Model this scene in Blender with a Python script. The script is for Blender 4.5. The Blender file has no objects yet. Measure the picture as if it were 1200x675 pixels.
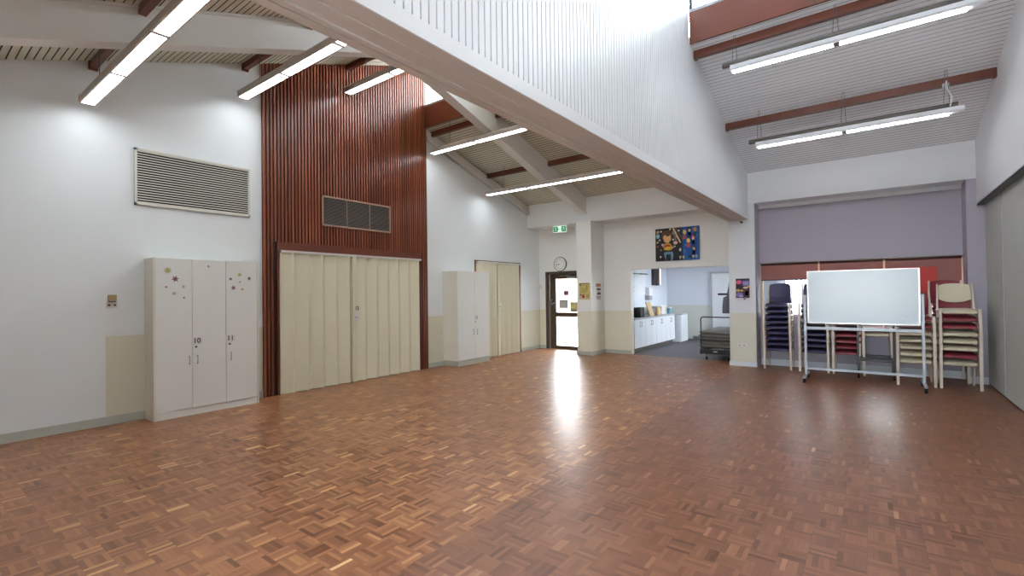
import bpy, bmesh, math, random
from mathutils import Vector, Matrix
random.seed(7)
C = bpy.context.scene.collection
S = bpy.context.scene

# ------------------------------------------------------------------ camera, world, exposure
F_PX, YAW, PITCH, ROLL, EYE = 559.653, 0.647135, 0.0108248, -0.0126282, 1.5
fw = Vector((-math.sin(YAW)*math.cos(PITCH), math.cos(YAW)*math.cos(PITCH), math.sin(PITCH)))
rt = Vector((math.cos(YAW), math.sin(YAW), 0)); up = rt.cross(fw)
r2 = rt*math.cos(ROLL) + up*math.sin(ROLL); u2 = -rt*math.sin(ROLL) + up*math.cos(ROLL)
cam = bpy.data.objects.new('camera', bpy.data.cameras.new('camera'))
cam.data.sensor_width = 36; cam.data.lens = 36*F_PX/1200; cam.data.clip_start = .05; cam.data.clip_end = 500
m = Matrix.Identity(4)
for i in range(3):
    m[i][0] = r2[i]; m[i][1] = u2[i]; m[i][2] = -fw[i]
m[2][3] = EYE
cam.matrix_world = m; C.objects.link(cam); S.camera = cam

SKY, TUBE, EXPO = 30.0, 16.5, 0.22
S.view_settings.view_transform = 'Standard'; S.view_settings.look = 'None'
S.view_settings.exposure = EXPO; S.view_settings.gamma = 1; S.view_settings.use_curve_mapping = False
S.cycles.max_bounces = 10; S.cycles.diffuse_bounces = 6; S.cycles.glossy_bounces = 4
S.cycles.transparent_max_bounces = 12; S.cycles.sample_clamp_indirect = 8
W = bpy.data.worlds.new('sky'); S.world = W; W.use_nodes = True
bg = W.node_tree.nodes['Background']; bg.inputs[0].default_value = (.92, .96, 1, 1); bg.inputs[1].default_value = SKY

# ------------------------------------------------------------------ materials
def lin(c):
    return tuple((v/255/12.92 if v/255 <= .04045 else ((v/255+.055)/1.055)**2.4) for v in c) + (1,)
class NT:
    def __init__(s, name):
        s.m = bpy.data.materials.new(name); s.m.use_nodes = True; s.t = s.m.node_tree
        s.b = s.t.nodes['Principled BSDF']; s.out = s.t.nodes['Material Output']
    def n(s, typ, **k):
        o = s.t.nodes.new(typ)
        for a, v in k.items(): setattr(o, a, v)
        return o
    def l(s, a, b): s.t.links.new(a, b)
    def put(s, sock, v):
        if hasattr(v, 'is_linked') or hasattr(v, 'links'): s.l(v, sock)
        else: sock.default_value = v
    def math(s, op, a, b=None, c=None):
        o = s.n('ShaderNodeMath', operation=op); s.put(o.inputs[0], a)
        if b is not None: s.put(o.inputs[1], b)
        if c is not None: s.put(o.inputs[2], c)
        return o.outputs[0]
    def mix(s, f, a, b, blend='MIX'):
        o = s.n('ShaderNodeMix', data_type='RGBA', blend_type=blend)
        s.put(o.inputs[0], f); s.put(o.inputs[6], a); s.put(o.inputs[7], b); return o.outputs[2]
    def noise(s, vec, scale, detail=3):
        o = s.n('ShaderNodeTexNoise'); o.inputs['Scale'].default_value = scale; o.inputs['Detail'].default_value = detail
        if vec is not None: s.l(vec, o.inputs['Vector'])
        return o.outputs[0]
    def pos(s): return s.n('ShaderNodeNewGeometry').outputs['Position']
    def xyz(s, v):
        o = s.n('ShaderNodeSeparateXYZ'); s.l(v, o.inputs[0]); return o.outputs
    def comb(s, x, y, z):
        o = s.n('ShaderNodeCombineXYZ')
        for i, v in enumerate((x, y, z)): s.put(o.inputs[i], v)
        return o.outputs[0]
    def bump(s, h, strength=.2, dist=.01):
        o = s.n('ShaderNodeBump'); o.inputs['Strength'].default_value = strength; o.inputs['Distance'].default_value = dist
        s.l(h, o.inputs['Height']); s.l(o.outputs[0], s.b.inputs['Normal'])
    def rough(s, r, spec=.5, metal=0):
        s.b.inputs['Roughness'].default_value = r; s.b.inputs['Specular IOR Level'].default_value = spec
        s.b.inputs['Metallic'].default_value = metal
MATS = {}
def paint(name, c, r=.55, spec=.4, var=.05, metal=0, scale=1.5, bump=.03):
    if name in MATS: return MATS[name]
    k = NT(name); k.rough(r, spec, metal)
    col = lin(c); p = k.pos(); f = k.noise(p, scale)
    dk = tuple(v*(1-var) for v in col[:3]) + (1,)
    k.l(k.mix(f, dk, col), k.b.inputs['Base Color'])
    if bump: k.bump(k.noise(p, 120, 2), bump, .002)
    MATS[name] = k.m; return k.m
def dado(name, top, low, h, y0=None, r=.5):
    k = NT(name); k.rough(r, .4); p = k.pos(); x, y, z = k.xyz(p)
    f = k.math('LESS_THAN', z, h)
    if y0 is not None: f = k.math('MULTIPLY', f, k.math('GREATER_THAN', y, y0))
    n = k.noise(p, .8, 4); n = k.math('MULTIPLY_ADD', n, .10, .93)
    c = k.mix(f, lin(top), lin(low))
    k.l(k.mix(1, c, k.comb(n, n, n), 'MULTIPLY'), k.b.inputs['Base Color'])
    k.bump(k.noise(p, 60, 2), .05, .002)
    MATS[name] = k.m; return k.m
def parquet(name, T, cols, ox=0, oy=0, rough=.285):
    k = NT(name); p = k.pos(); x, y, z = k.xyz(p)
    u = k.math('DIVIDE', k.math('ADD', x, ox), T); v = k.math('DIVIDE', k.math('ADD', y, oy), T)
    cu, cv = k.math('FLOOR', u), k.math('FLOOR', v); fu, fv = k.math('FRACT', u), k.math('FRACT', v)
    par = k.math('FLOORED_MODULO', k.math('ADD', cu, cv), 2.0)
    par = k.math('GREATER_THAN', par, .5)
    a = k.math('ADD', k.math('MULTIPLY', fu, par), k.math('MULTIPLY', fv, k.math('SUBTRACT', 1.0, par)))   # across the fingers
    b = k.math('ADD', k.math('MULTIPLY', fv, par), k.math('MULTIPLY', fu, k.math('SUBTRACT', 1.0, par)))
    a5 = k.math('MULTIPLY', a, 5.0); st = k.math('FLOOR', a5)
    wn = k.n('ShaderNodeTexWhiteNoise', noise_dimensions='3D'); k.l(k.comb(cu, cv, st), wn.inputs[0]); rnd = wn.outputs[0]
    wt = k.n('ShaderNodeTexWhiteNoise', noise_dimensions='3D'); k.l(k.comb(cu, cv, 77.0), wt.inputs[0])
    rt_ = k.math('ADD', k.math('MULTIPLY', rnd, .78), k.math('MULTIPLY', wt.outputs[0], .22)); rt_ = k.math('MULTIPLY', rt_, k.math('MULTIPLY_ADD', par, .12, .88))  # fingers running one way are paler: their directional sheen put into the colour
    cr = k.n('ShaderNodeValToRGB'); k.l(rt_, cr.inputs[0]); e = cr.color_ramp.elements
    e[0].position = 0; e[0].color = lin(cols[0][1])
    e[1].position = 1; e[1].color = lin(cols[-1][1])
    for q, c in cols[1:-1]:
        z_ = e.new(q); z_.color = lin(c)
    # grain along each finger
    gx = k.math('MULTIPLY', a, 60.0); gy = k.math('MULTIPLY', b, 5.0)
    g = k.noise(k.comb(k.math('ADD', gx, k.math('MULTIPLY', rnd, 90.0)), gy, k.math('MULTIPLY', cu, 3.1)), 1.0, 3)
    g = k.math('MULTIPLY_ADD', g, .30, .85)
    big = k.math('MULTIPLY_ADD', k.noise(p, .55, 3), .22, .89)
    g = k.math('MULTIPLY', g, big)
    col = k.mix(1, cr.outputs[0], k.comb(g, g, g), 'MULTIPLY')
    e1 = k.math('ABSOLUTE', k.math('SUBTRACT', k.math('FRACT', a5), .5)); e2 = k.math('ABSOLUTE', k.math('SUBTRACT', b, .5))
    gap = k.math('MAXIMUM', k.math('GREATER_THAN', e1, .475), k.math('GREATER_THAN', e2, .494))
    col = k.mix(k.math('MULTIPLY', gap, .45), col, lin((60, 32, 20)))
    k.l(col, k.b.inputs['Base Color'])
    rr = k.math('MULTIPLY_ADD', k.noise(p, 3, 3), .06, rough); rr = k.math('ADD', rr, k.math('MULTIPLY', rnd, .03))
    k.l(rr, k.b.inputs['Roughness']); k.b.inputs['Specular IOR Level'].default_value = .5
    h = k.math('ADD', k.math('MULTIPLY', rnd, .25), k.math('SUBTRACT', 1.0, gap))
    h = k.math('ADD', h, k.math('MULTIPLY', k.noise(p, 9, 2), .8))
    k.bump(h, .12, .002)
    MATS[name] = k.m; return k.m
def timber(name, base, dark, along='z', r=.35, per=None):
    k = NT(name); k.rough(r, .5); p = k.pos(); x, y, z = k.xyz(p)
    if along == 'z': v = k.comb(k.math('MULTIPLY', x, 40.0), k.math('MULTIPLY', y, 40.0), k.math('MULTIPLY', z, 1.5))
    else: v = k.comb(k.math('MULTIPLY', x, 1.5), k.math('MULTIPLY', y, 40.0), k.math('MULTIPLY', z, 40.0))
    f = k.noise(v, 1, 4)
    c = k.mix(f, lin(dark), lin(base))
    if per:
        wn = k.n('ShaderNodeTexWhiteNoise', noise_dimensions='1D'); k.l(k.math('FLOOR', k.math('DIVIDE', y, per)), wn.inputs['W'])
        g = k.math('MULTIPLY_ADD', wn.outputs[0], .55, .68); c = k.mix(1, c, k.comb(g, g, g), 'MULTIPLY')
    k.l(c, k.b.inputs['Base Color']); k.bump(f, .08, .002)
    MATS[name] = k.m; return k.m
def emit(name, c, s):
    k = NT(name); k.b.inputs['Base Color'].default_value = lin(c)
    k.b.inputs['Emission Color'].default_value = lin(c); k.b.inputs['Emission Strength'].default_value = s
    MATS[name] = k.m; return k.m
def clear(name, tint, gloss=.08, rough=.02):
    k = NT(name); t = k.n('ShaderNodeBsdfTransparent'); t.inputs[0].default_value = lin(tint)
    g = k.n('ShaderNodeBsdfGlossy'); g.inputs['Roughness'].default_value = rough
    fr = k.n('ShaderNodeFresnel'); fr.inputs[0].default_value = 1.45
    mx = k.n('ShaderNodeMixShader'); k.l(k.math('MULTIPLY', fr.outputs[0], gloss*10), mx.inputs[0])
    k.l(t.outputs[0], mx.inputs[1]); k.l(g.outputs[0], mx.inputs[2]); k.l(mx.outputs[0], k.out.inputs[0])
    MATS[name] = k.m; return k.m

WHITE = paint('white_paint', (238, 241, 241), .5)
WALL = dado('white_wall_over_cream_dado', (232, 238, 240), (220, 218, 200), 1.045, 1.61)
WALLF = dado('far_wall_white_over_cream', (242, 244, 242), (230, 227, 208), 1.045)
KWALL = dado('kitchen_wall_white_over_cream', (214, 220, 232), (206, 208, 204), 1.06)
COOL = paint('cool_white_paint', (232, 236, 240), .5)
GREY = paint('grey_wall_paint', (174, 170, 183), .6)
BOARD_L = paint('shaded_cream_ceiling_board', (216, 216, 198), .6, var=.08)
BOARD_R = paint('lit_pale_grey_ceiling_board', (240, 244, 248), .5, var=.04)  # lit copy of the left bay's boards, its stronger light put into the colour
GROOVE = paint('dark_groove', (70, 68, 62), .8)
GROOVE_R = paint('grey_groove', (160, 166, 172), .8)
PANEL = paint('grey_partition_fabric', (192, 196, 192), .6, var=.08, scale=3)
SKIRT = paint('grey_white_skirting', (188, 190, 180), .5)
SKIRTW = paint('white_skirting', (214, 222, 230), .5)
VINYL = paint('dark_grey_vinyl', (84, 80, 84), .35, .5, .12, scale=4)
RED = timber('red_brown_timber', (114, 60, 43), (86, 44, 31), 'x', .3)
SLAT = timber('cedar_batten', (152, 84, 56), (92, 44, 28), 'z', .285, .0551)
SLATD = timber('dark_cedar_backing', (52, 22, 15), (34, 14, 10), 'z', .6)
SLATB = timber('cedar_board', (116, 58, 38), (84, 40, 27), 'x', .35)
PARQ = parquet('golden_parquet', .135, [(0, (104, 63, 43)), (.2, (136, 88, 60)), (.5, (154, 103, 72)), (.76, (170, 118, 81)), (.88, (190, 141, 96)), (.95, (214, 172, 121)), (1, (226, 193, 148))])
PARQR = parquet('red_brown_parquet', .135, [(0, (100, 63, 47)), (.25, (122, 80, 58)), (.55, (134, 88, 65)), (.85, (148, 101, 74)), (.95, (166, 120, 90)), (1, (200, 158, 119))], .05, .06, .285)
VINYLCREAM = paint('cream_vinyl', (224, 220, 196), .45, .4, .06, scale=2)
CABW = paint('cabinet_white', (230, 232, 228), .4, .4, .03)
CABS = paint('cabinet_cream_side', (226, 224, 210), .4, .4, .03)
CABK = paint('kitchen_cabinet_white', (224, 228, 236), .35, .4, .03)
WORKTOP = paint('grey_worktop', (176, 178, 182), .3, .5, .08, scale=20)
CHROME = paint('brushed_steel', (170, 172, 174), .3, .5, .03, metal=1)
ALU = paint('pale_aluminium', (176, 184, 194), .4, .5, .03, metal=.2)
SILVER = paint('silver_track', (225, 225, 222), .3, .5, .02, metal=.4)
BRONZE = paint('bronze_door_frame', (74, 60, 44), .45, .5)
BLACK = paint('black_steel', (28, 28, 30), .4, .5)
DARK = paint('dark_grey_metal', (92, 88, 84), .5)
RUBBER = paint('black_rubber', (18, 18, 18), .7)
GRILLE_W = paint('grille_white', (216, 214, 204), .5)
GRILLE_D = paint('grille_dark_slat', (118, 110, 104), .5)
GRILLE_F = paint('grille_beige_frame', (176, 146, 128), .5)
VOID = paint('duct_black', (22, 20, 18), .9)
BEIGE = paint('beige_plastic', (178, 158, 122), .5)
PLATE = paint('white_plastic', (226, 222, 218), .4)
FIX = paint('light_housing_grey', (186, 176, 168), .5)
FIXW = paint('light_housing_white', (230, 234, 240), .4)
LENS = emit('lit_diffuser', (244, 250, 255), TUBE); LENSR = emit('lit_tube_cover', (250, 252, 255), TUBE*1.5)
GLASS = clear('window_glass', (250, 252, 252))
BLIND = paint('maroon_blind', (152, 92, 84), .5, .4, .2, scale=6)
NAVY = paint('navy_vinyl', (46, 42, 84), .4, .5, .1)
MAROON = paint('maroon_vinyl', (128, 34, 48), .38, .5, .1)
CREAM = paint('cream_seat_vinyl', (212, 204, 178), .4, .5, .05)
FRAMEP = paint('beige_chair_frame', (214, 200, 184), .4, .5)
WBOARD = paint('whiteboard_enamel', (204, 217, 226), .25, .5, .06, scale=3)
SLABG = paint('grey_laminate', (120, 116, 108), .45, .4, .1)
WOODL = paint('light_wood', (192, 166, 124), .5)
BROWNB = paint('brown_board', (110, 82, 58), .5)
CONC = paint('pale_concrete', (190, 190, 186), .8)
BRICK = paint('brick_wall', (170, 140, 124), .8)

# ------------------------------------------------------------------ mesh helpers
class MB:
    def __init__(s): s.v = []; s.f = []; s.m = []
    def add(s, vs, fs, m=0):
        b = len(s.v); s.v += [tuple(v) for v in vs]
        for f in fs: s.f.append([b+i for i in f]); s.m.append(m)
        return s
    def box(s, x0, x1, y0, y1, z0, z1, m=0):
        x0, x1 = sorted((x0, x1)); y0, y1 = sorted((y0, y1)); z0, z1 = sorted((z0, z1))
        return s.add([(x, y, z) for x in (x0, x1) for y in (y0, y1) for z in (z0, z1)],
              [(0, 1, 3, 2), (4, 6, 7, 5), (0, 4, 5, 1), (2, 3, 7, 6), (0, 2, 6, 4), (1, 5, 7, 3)], m)
    def hexa(s, bot, top, m=0):
        n = len(bot)
        return s.add(list(bot)+list(top), [tuple(range(n))[::-1], tuple(range(n, 2*n))] + [(i, (i+1) % n, n+(i+1) % n, n+i) for i in range(n)], m)
    def xprism(s, prof, x0, x1, m=0, mats=None):      # profile of (y, z) points
        n = len(prof); b = len(s.v)
        s.v += [(x0, y, z) for y, z in prof] + [(x1, y, z) for y, z in prof]
        for i in range(n):
            s.f.append([b+i, b+(i+1) % n, b+n+(i+1) % n, b+n+i]); s.m.append(mats[i] if mats else m)
        s.f.append([b+i for i in range(n)][::-1]); s.m.append(m); s.f.append([b+n+i for i in range(n)]); s.m.append(m)
        return s
    def tube(s, pts, r, seg=8, m=0, closed=False):
        pts = [Vector(p) for p in pts]; b = len(s.v); n = len(pts); prev = None
        for i, p in enumerate(pts):
            d = ((pts[i+1]-p) if i < n-1 else Vector((0, 0, 0)))
            e = ((p-pts[i-1]) if i > 0 else Vector((0, 0, 0)))
            d = (d.normalized() if d.length else d) + (e.normalized() if e.length else e); d.normalize()
            if prev is None:
                a = d.orthogonal().normalized()
            else:
                a = (prev - d*prev.dot(d)).normalized()
            prev = a; c = d.cross(a)
            rr = r[i] if isinstance(r, (list, tuple)) else r
            for k in range(seg):
                t = 2*math.pi*k/seg; s.v.append(tuple(p + a*rr*math.cos(t) + c*rr*math.sin(t)))
        for i in range(n-1):
            for k in range(seg):
                s.f.append([b+i*seg+k, b+i*seg+(k+1) % seg, b+(i+1)*seg+(k+1) % seg, b+(i+1)*seg+k]); s.m.append(m)
        s.f.append([b+k for k in range(seg)][::-1]); s.m.append(m); s.f.append([b+(n-1)*seg+k for k in range(seg)]); s.m.append(m)
        return s
    def bar(s, p0, p1, w, d, side=(1, 0, 0), m=0):     # rectangular bar, w along side, d across
        p0, p1 = Vector(p0), Vector(p1); t = (p1-p0).normalized(); a = Vector(side); a = (a-t*a.dot(t)).normalized(); c = t.cross(a)
        q = lambda p: [p+a*w/2+c*d/2, p-a*w/2+c*d/2, p-a*w/2-c*d/2, p+a*w/2-c*d/2]
        return s.hexa(q(p0), q(p1), m)
    def build(s, name, mats, parent=None, bevel=0, smooth=False, kind=None, local=False, seg=2):
        me = bpy.data.meshes.new(name); mats = mats if isinstance(mats, (list, tuple)) else [mats]
        off = Vector((0, 0, 0))
        if not local:
            q = parent
            while q is not None: off += q.location; q = q.parent
            if parent is None:
                xs = [v[0] for v in s.v]; ys = [v[1] for v in s.v]; zs = [v[2] for v in s.v]
                off = Vector(((min(xs)+max(xs))/2, (min(ys)+max(ys))/2, min(zs)))
        me.from_pydata([(v[0]-off.x, v[1]-off.y, v[2]-off.z) for v in s.v], [], s.f)
        for mm in mats: me.materials.append(mm)
        me.polygons.foreach_set('material_index', s.m)
        bm = bmesh.new(); bm.from_mesh(me); bmesh.ops.recalc_face_normals(bm, faces=bm.faces)
        if smooth:
            for f in bm.faces: f.smooth = True
            for e in bm.edges:
                if len(e.link_faces) == 2 and e.calc_face_angle(0) > .7: e.smooth = False
        bm.to_mesh(me); bm.free()
        o = bpy.data.objects.new(name, me); C.objects.link(o)
        if parent is not None: o.parent = parent
        elif not local: o.location = off
        if bevel:
            md = o.modifiers.new('bevel', 'BEVEL'); md.width = bevel; md.segments = seg; md.limit_method = 'ANGLE'
        if kind: o['kind'] = kind
        return o
def tag(o, label, cat, group=None):
    o['label'] = label; o['category'] = cat
    if group: o['group'] = group
    return o
def thing(name, loc, label, cat, group=None, rz=0):
    o = bpy.data.objects.new(name, None); o.empty_display_size = .1; o.location = loc; o.rotation_euler = (0, 0, rz)
    C.objects.link(o); return tag(o, label, cat, group)
def struct(mb, name, mats, **k): return mb.build(name, mats, kind='structure', **k)
def B(*a): return MB().box(*a)
def text(body, size, loc, rot, mat, parent, name='number', ext=.0006):
    c = bpy.data.curves.new(name, 'FONT'); c.body = body; c.size = size; c.extrude = ext; c.offset = size*.02; c.align_x = 'CENTER'; c.align_y = 'CENTER'
    tmp = bpy.data.objects.new(name, c); me = bpy.data.meshes.new_from_object(tmp); bpy.data.objects.remove(tmp)
    me.materials.clear(); me.materials.append(mat); o = bpy.data.objects.new(name, me); C.objects.link(o)
    off = Vector((0, 0, 0)); q = parent
    while q is not None: off += q.location; q = q.parent
    o.location = Vector(loc)-off; o.rotation_euler = rot; o.parent = parent; return o

# ------------------------------------------------------------------ dimensions
XL, XB0, XB1, XR, XP = -7.25, -2.31, -1.94, 1.31, 1.40
YB, YC, YH, YF, YG = -2.0, 6.68, 10.3, 10.85, 10.74      # back, clerestory, header face, far wall, grey wall
def zn(y): return 4.011 + .36*(y-.754)
def zf(y): return 3.80 - .30*(y-10.3)
ZB = 2.89

# ------------------------------------------------------------------ floor and outside
fl = MB()
fl.box(XL-.2, -2.07, YB-.1, 10.88, -.1, 0, 0); fl.box(-2.07, XP+.15, YB-.1, 10.88, -.1, 0, 1)
fl.box(-5.5, -1.4, 10.88, 15.5, -.1, 0, 2); fl.box(XL-.2, -5.5, 10.88, 11.0, -.1, 0, 0)
struct(fl, 'floor', [PARQ, PARQR, VINYL])
B(-60, 60, -60, 80, -.3, -.12).build('ground_outside', CONC, kind='structure')
B(-13, -5.62, 19, 19.3, -.12, 2.2).build('wall_outside', BRICK, kind='structure')

# ------------------------------------------------------------------ ceilings
def boards(y0, y1, zfun, x0, x1, groove_m):
    per, g, d = (.07, .012, .012) if x0 < -3 else (.07, .010, .005)
    n = int(round((y1-y0)/per)); per = (y1-y0)/n; prof = []; mats = []
    for i in range(n):
        y = y0+i*per
        prof += [(y, zfun(y)), (y+per-g, zfun(y+per-g)), (y+per-g*.7, zfun(y+per)+d), (y+per-g*.3, zfun(y+per)+d)]
        mats += [0, 1, 1, 1]
    prof += [(y1, zfun(y1)), (y1, zfun(y1)+.16), (y0, zfun(y0)+.16)]; mats += [0, 0, 0]
    b = MB(); nn = len(prof); vs = [(x0, y, z) for y, z in prof]+[(x1, y, z) for y, z in prof]
    b.add(vs, [(i, (i+1) % nn, nn+(i+1) % nn, nn+i) for i in range(nn)]); b.m = mats[:]
    # end caps as strips so that no huge polygon is needed
    for i in range(n):
        a, c = 4*i, 4*i+4
    return b
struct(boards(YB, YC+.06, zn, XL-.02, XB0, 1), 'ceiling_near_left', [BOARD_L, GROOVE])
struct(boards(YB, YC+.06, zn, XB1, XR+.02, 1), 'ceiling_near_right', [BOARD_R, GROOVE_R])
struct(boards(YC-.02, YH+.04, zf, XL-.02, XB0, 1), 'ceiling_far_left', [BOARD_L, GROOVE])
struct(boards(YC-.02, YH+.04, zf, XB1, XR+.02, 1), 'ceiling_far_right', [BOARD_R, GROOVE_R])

# ------------------------------------------------------------------ walls
def side_wall(x0, x1, z0=0):      # closed prism under both roofs
    b = MB(); pr = [(YB, z0), (YF+.15, z0), (YF+.15, 4.0), (YC, 5.2), (YC, zn(YC)+.12), (YB, zn(YB)+.12)]
    # two convex pieces
    b.xprism([(YB, z0), (YC, z0), (YC, zn(YC)+.12), (YB, zn(YB)+.12)], x0, x1)
    b.xprism([(YC, z0), (YF+.15, z0), (YF+.15, zf(YF+.15)+.12), (YC, zf(YC)+.12)], x0, x1)
    return b
struct(side_wall(XL-.2, XL), 'wall_left', WALL)
struct(side_wall(XR, XP+.15, 2.79), 'wall_right', COOL)
struct(B(XP, XP+.15, YH, YF+.15, 0, 2.79), 'wall_right_return', GREY)
# wall over the sliding partition line, with vertical boards on its right face
b = MB(); b.xprism([(YB, ZB+.1), (YC, ZB+.1), (YC, zn(YC)+.12), (YB, zn(YB)+.12)], XB0, XB1-.02)
b.xprism([(YC, ZB+.1), (YH+.02, ZB+.1), (YH+.02, zf(YH)+.1), (YC, zf(YC)+.12)], XB0, XB1-.02)
per = .06; y = YB
while y < YH-.01:
    y1 = min(y+per-.011, YH); z0 = ZB+.1
    za, zb = (zn(y), zn(y1)) if y1 < YC else (zf(max(y, YC)), zf(max(y1, YC)))
    b.hexa([(XB1-.021, y, z0), (XB1, y, z0), (XB1, y1, z0), (XB1-.021, y1, z0)], [(XB1-.021, y, za+.05), (XB1, y, za+.05), (XB1, y1, zb+.05), (XB1-.021, y1, zb+.05)])
    y += per
struct(b, 'wall_divider', COOL)
b = MB()      # boxed beam with the partition track in its underside
b.box(XB0, -2.245, YB, YH+.25, ZB, ZB+.1); b.box(-2.245, -2.225, YB, YH, ZB+.03, ZB+.1); b.box(-2.225, -2.185, YB, YH+.25, ZB-.006, ZB+.1)
b.box(-2.185, -2.075, YB, YH+.25, ZB+.004, ZB+.1); b.box(-2.075, -2.06, YB, YH+.25, ZB-.006, ZB+.1); b.box(-2.06, XB1, YB, YH+.0, ZB, ZB+.1); b.box(XB1, XB1+.012, YB, YH, ZB, ZB+.1, 1)
struct(b, 'trim_1', [paint('shaded_beam_white', (212, 208, 204), .5), COOL])  # underside shade put into a darker white; the side strip stays pale
# wall at the back (behind the camera) with an unseen window added for fill light
b = MB(); b.box(XL, XB1+.3, YB-.15, YB, 0, 3.1); b.box(XR-.3, XP+.15, YB-.15, YB, 0, 3.1)
b.box(XB1+.3, XR-.3, YB-.15, YB, 0, .9); b.box(XB1+.3, XR-.3, YB-.15, YB, 2.4, 3.1)
struct(b, 'wall_back', WHITE)
x0, x1 = XB1+.3, XR-.3
w = B(x0, x1, YB-.08, YB-.07, .9, 2.4).build('window_3', GLASS, kind='structure')
f = MB()
for a in (x0, (x0+x1)/2-.025, x1-.05): f.box(a, a+.05, YB-.11, YB-.04, .9, 2.4)
f.box(x0, x1, YB-.11, YB-.04, .9, .95); f.box(x0, x1, YB-.11, YB-.04, 2.35, 2.4); f.build('window_frame', BRONZE, w)

# clerestory: fascia, glass, mullions, over both bays
for i, (x0, x1) in enumerate(((XL, XB0), (XB1, XR))):
    struct(B(x0, x1, YC-.03, YC, zf(YC)-.02, 5.31), 'trim_%d' % (i+2), RED)
    w = B(x0, x1, YC+.005, YC+.011, 5.3, zn(YC)+.02).build('window_%d' % (i+6), GLASS, kind='structure')
    f = MB(); n = 4 if i == 0 else 3
    for k in range(n+1):
        xx = x0+(x1-x0)*k/n; xx = min(max(xx, x0+.02), x1-.02); f.box(xx-.02, xx+.02, YC-.02, YC+.03, 5.3, zn(YC)+.01, 1 if k in (0, n) else 0)
    f.box(x0, x1, YC-.035, YC+.04, 5.295, 5.335); f.build('window_frame', [ALU, BLACK], w)

# far wall: header beams, columns, openings
struct(B(XL, XB1, YH, YF, 3.2, zf(YH)+.05), 'trim_4', WHITE)
struct(B(XB1, XR+.05, YH, YF+.1, 3.2, zf(YH)+.05), 'trim_5', COOL)
b = MB(); T = .15
b.box(XL, -7.05, YF, YF+T, 0, 3.25); b.box(-7.05, -5.95, YF, YF+T, 2.06, 3.25); b.box(-5.95, -4.63, YF, YF+T, 0, 3.25)
b.box(-4.63, XB0+.02, YF, YF+T, 2.03, 3.25)
struct(b, 'wall_far', WALLF)
struct(B(-5.72, -5.32, 10.17, YF, 0, 3.2), 'column_left', WALLF, bevel=.004)
struct(B(XB0, -1.83, YH, YF+T+.02, 0, 3.2), 'column_right', dado('column_paint', (220, 226, 232), (214, 213, 200), 1.05), bevel=.004)
b = MB(); b.box(-1.83, 1.2, YG, YG+.2, 0, .98); b.box(-1.83, 1.2, YG, YG+.2, 2.04, 3.25)
struct(b, 'wall_grey', GREY)
struct(B(-1.83, 1.2, YG-.03, YG, 3.13, 3.2), 'trim_6', COOL)
struct(B(1.19, XP, YH, YG+.2, 0, 3.2), 'column_grey', GREY)
struct(B(1.17, XR+.03, YH-.012, YH, 3.2, 3.28), 'trim_7', COOL)
struct(B(-1.83, -1.824, YH+.02, YG, 0, 3.2), 'wall_reveal', GREY)
# half rafter moulding along the left wall below the far roof
b = MB()
b.xprism([(YC+.02, zf(YC)-.04), (YH, zf(YH)-.04), (YH, zf(YH)-.25), (YC+.02, zf(YC)-.25)], XL, XL+.06)
b.xprism([(YC+.02, zf(YC)-.17), (YH, zf(YH)-.17), (YH, zf(YH)-.25), (YC+.02, zf(YC)-.25)], XL, XL+.085)
struct(b, 'trim_8', paint('warm_white_trim', (220, 219, 214), .5))
# rafters
RAF = paint('rafter_paint', (228, 229, 226), .5)
b = MB()
b.xprism([(YB, zn(YB)), (YC, zn(YC)), (YC, zn(YC)-.36), (YB, zn(YB)-.36)], -5.66, -5.50)
b.xprism([(YB, zn(YB)-.33), (YC, zn(YC)-.33), (YC, zn(YC)-.37), (YB, zn(YB)-.37)], -5.67, -5.48)
b.xprism([(YB, zn(YB)+.0), (YC, zn(YC)), (YC, zn(YC)-.03), (YB, zn(YB)-.03)], -5.67, -5.48)
struct(b, 'rafter_near', RAF)
b = MB()
b.xprism([(5.32, zf(5.32)), (YH, zf(YH)), (YH, zf(YH)-.42), (4.72, zf(4.72)-.42)], -5.66, -5.50)
b.xprism([(4.72, zf(4.72)-.39), (YH, zf(YH)-.39), (YH, zf(YH)-.43), (4.72, zf(4.72)-.43)], -5.67, -5.48)
struct(b, 'rafter_far', RAF)
# purlins
def purlin(y, zfun, x0, x1, name):
    b = B(x0, x1, y-.032, y+.032, zfun(y)-.095, zfun(y)+.02)
    b.box(x0, x0+.04, y-.042, y+.042, zfun(y)-.11, zfun(y)); b.box(x1-.04, x1, y-.042, y+.042, zfun(y)-.11, zfun(y))
    b.build(name, RED, kind='structure')
for y in (-.2, 1.5, 3.2, 4.9, 6.45): purlin(y, zn, XL, XB0, 'purlin'); purlin(y, zn, XB1, XR, 'purlin')
for y in (6.86, 8.63): purlin(y, zf, XL, XB0, 'purlin'); purlin(y, zf, XB1, XR, 'purlin')

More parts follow.
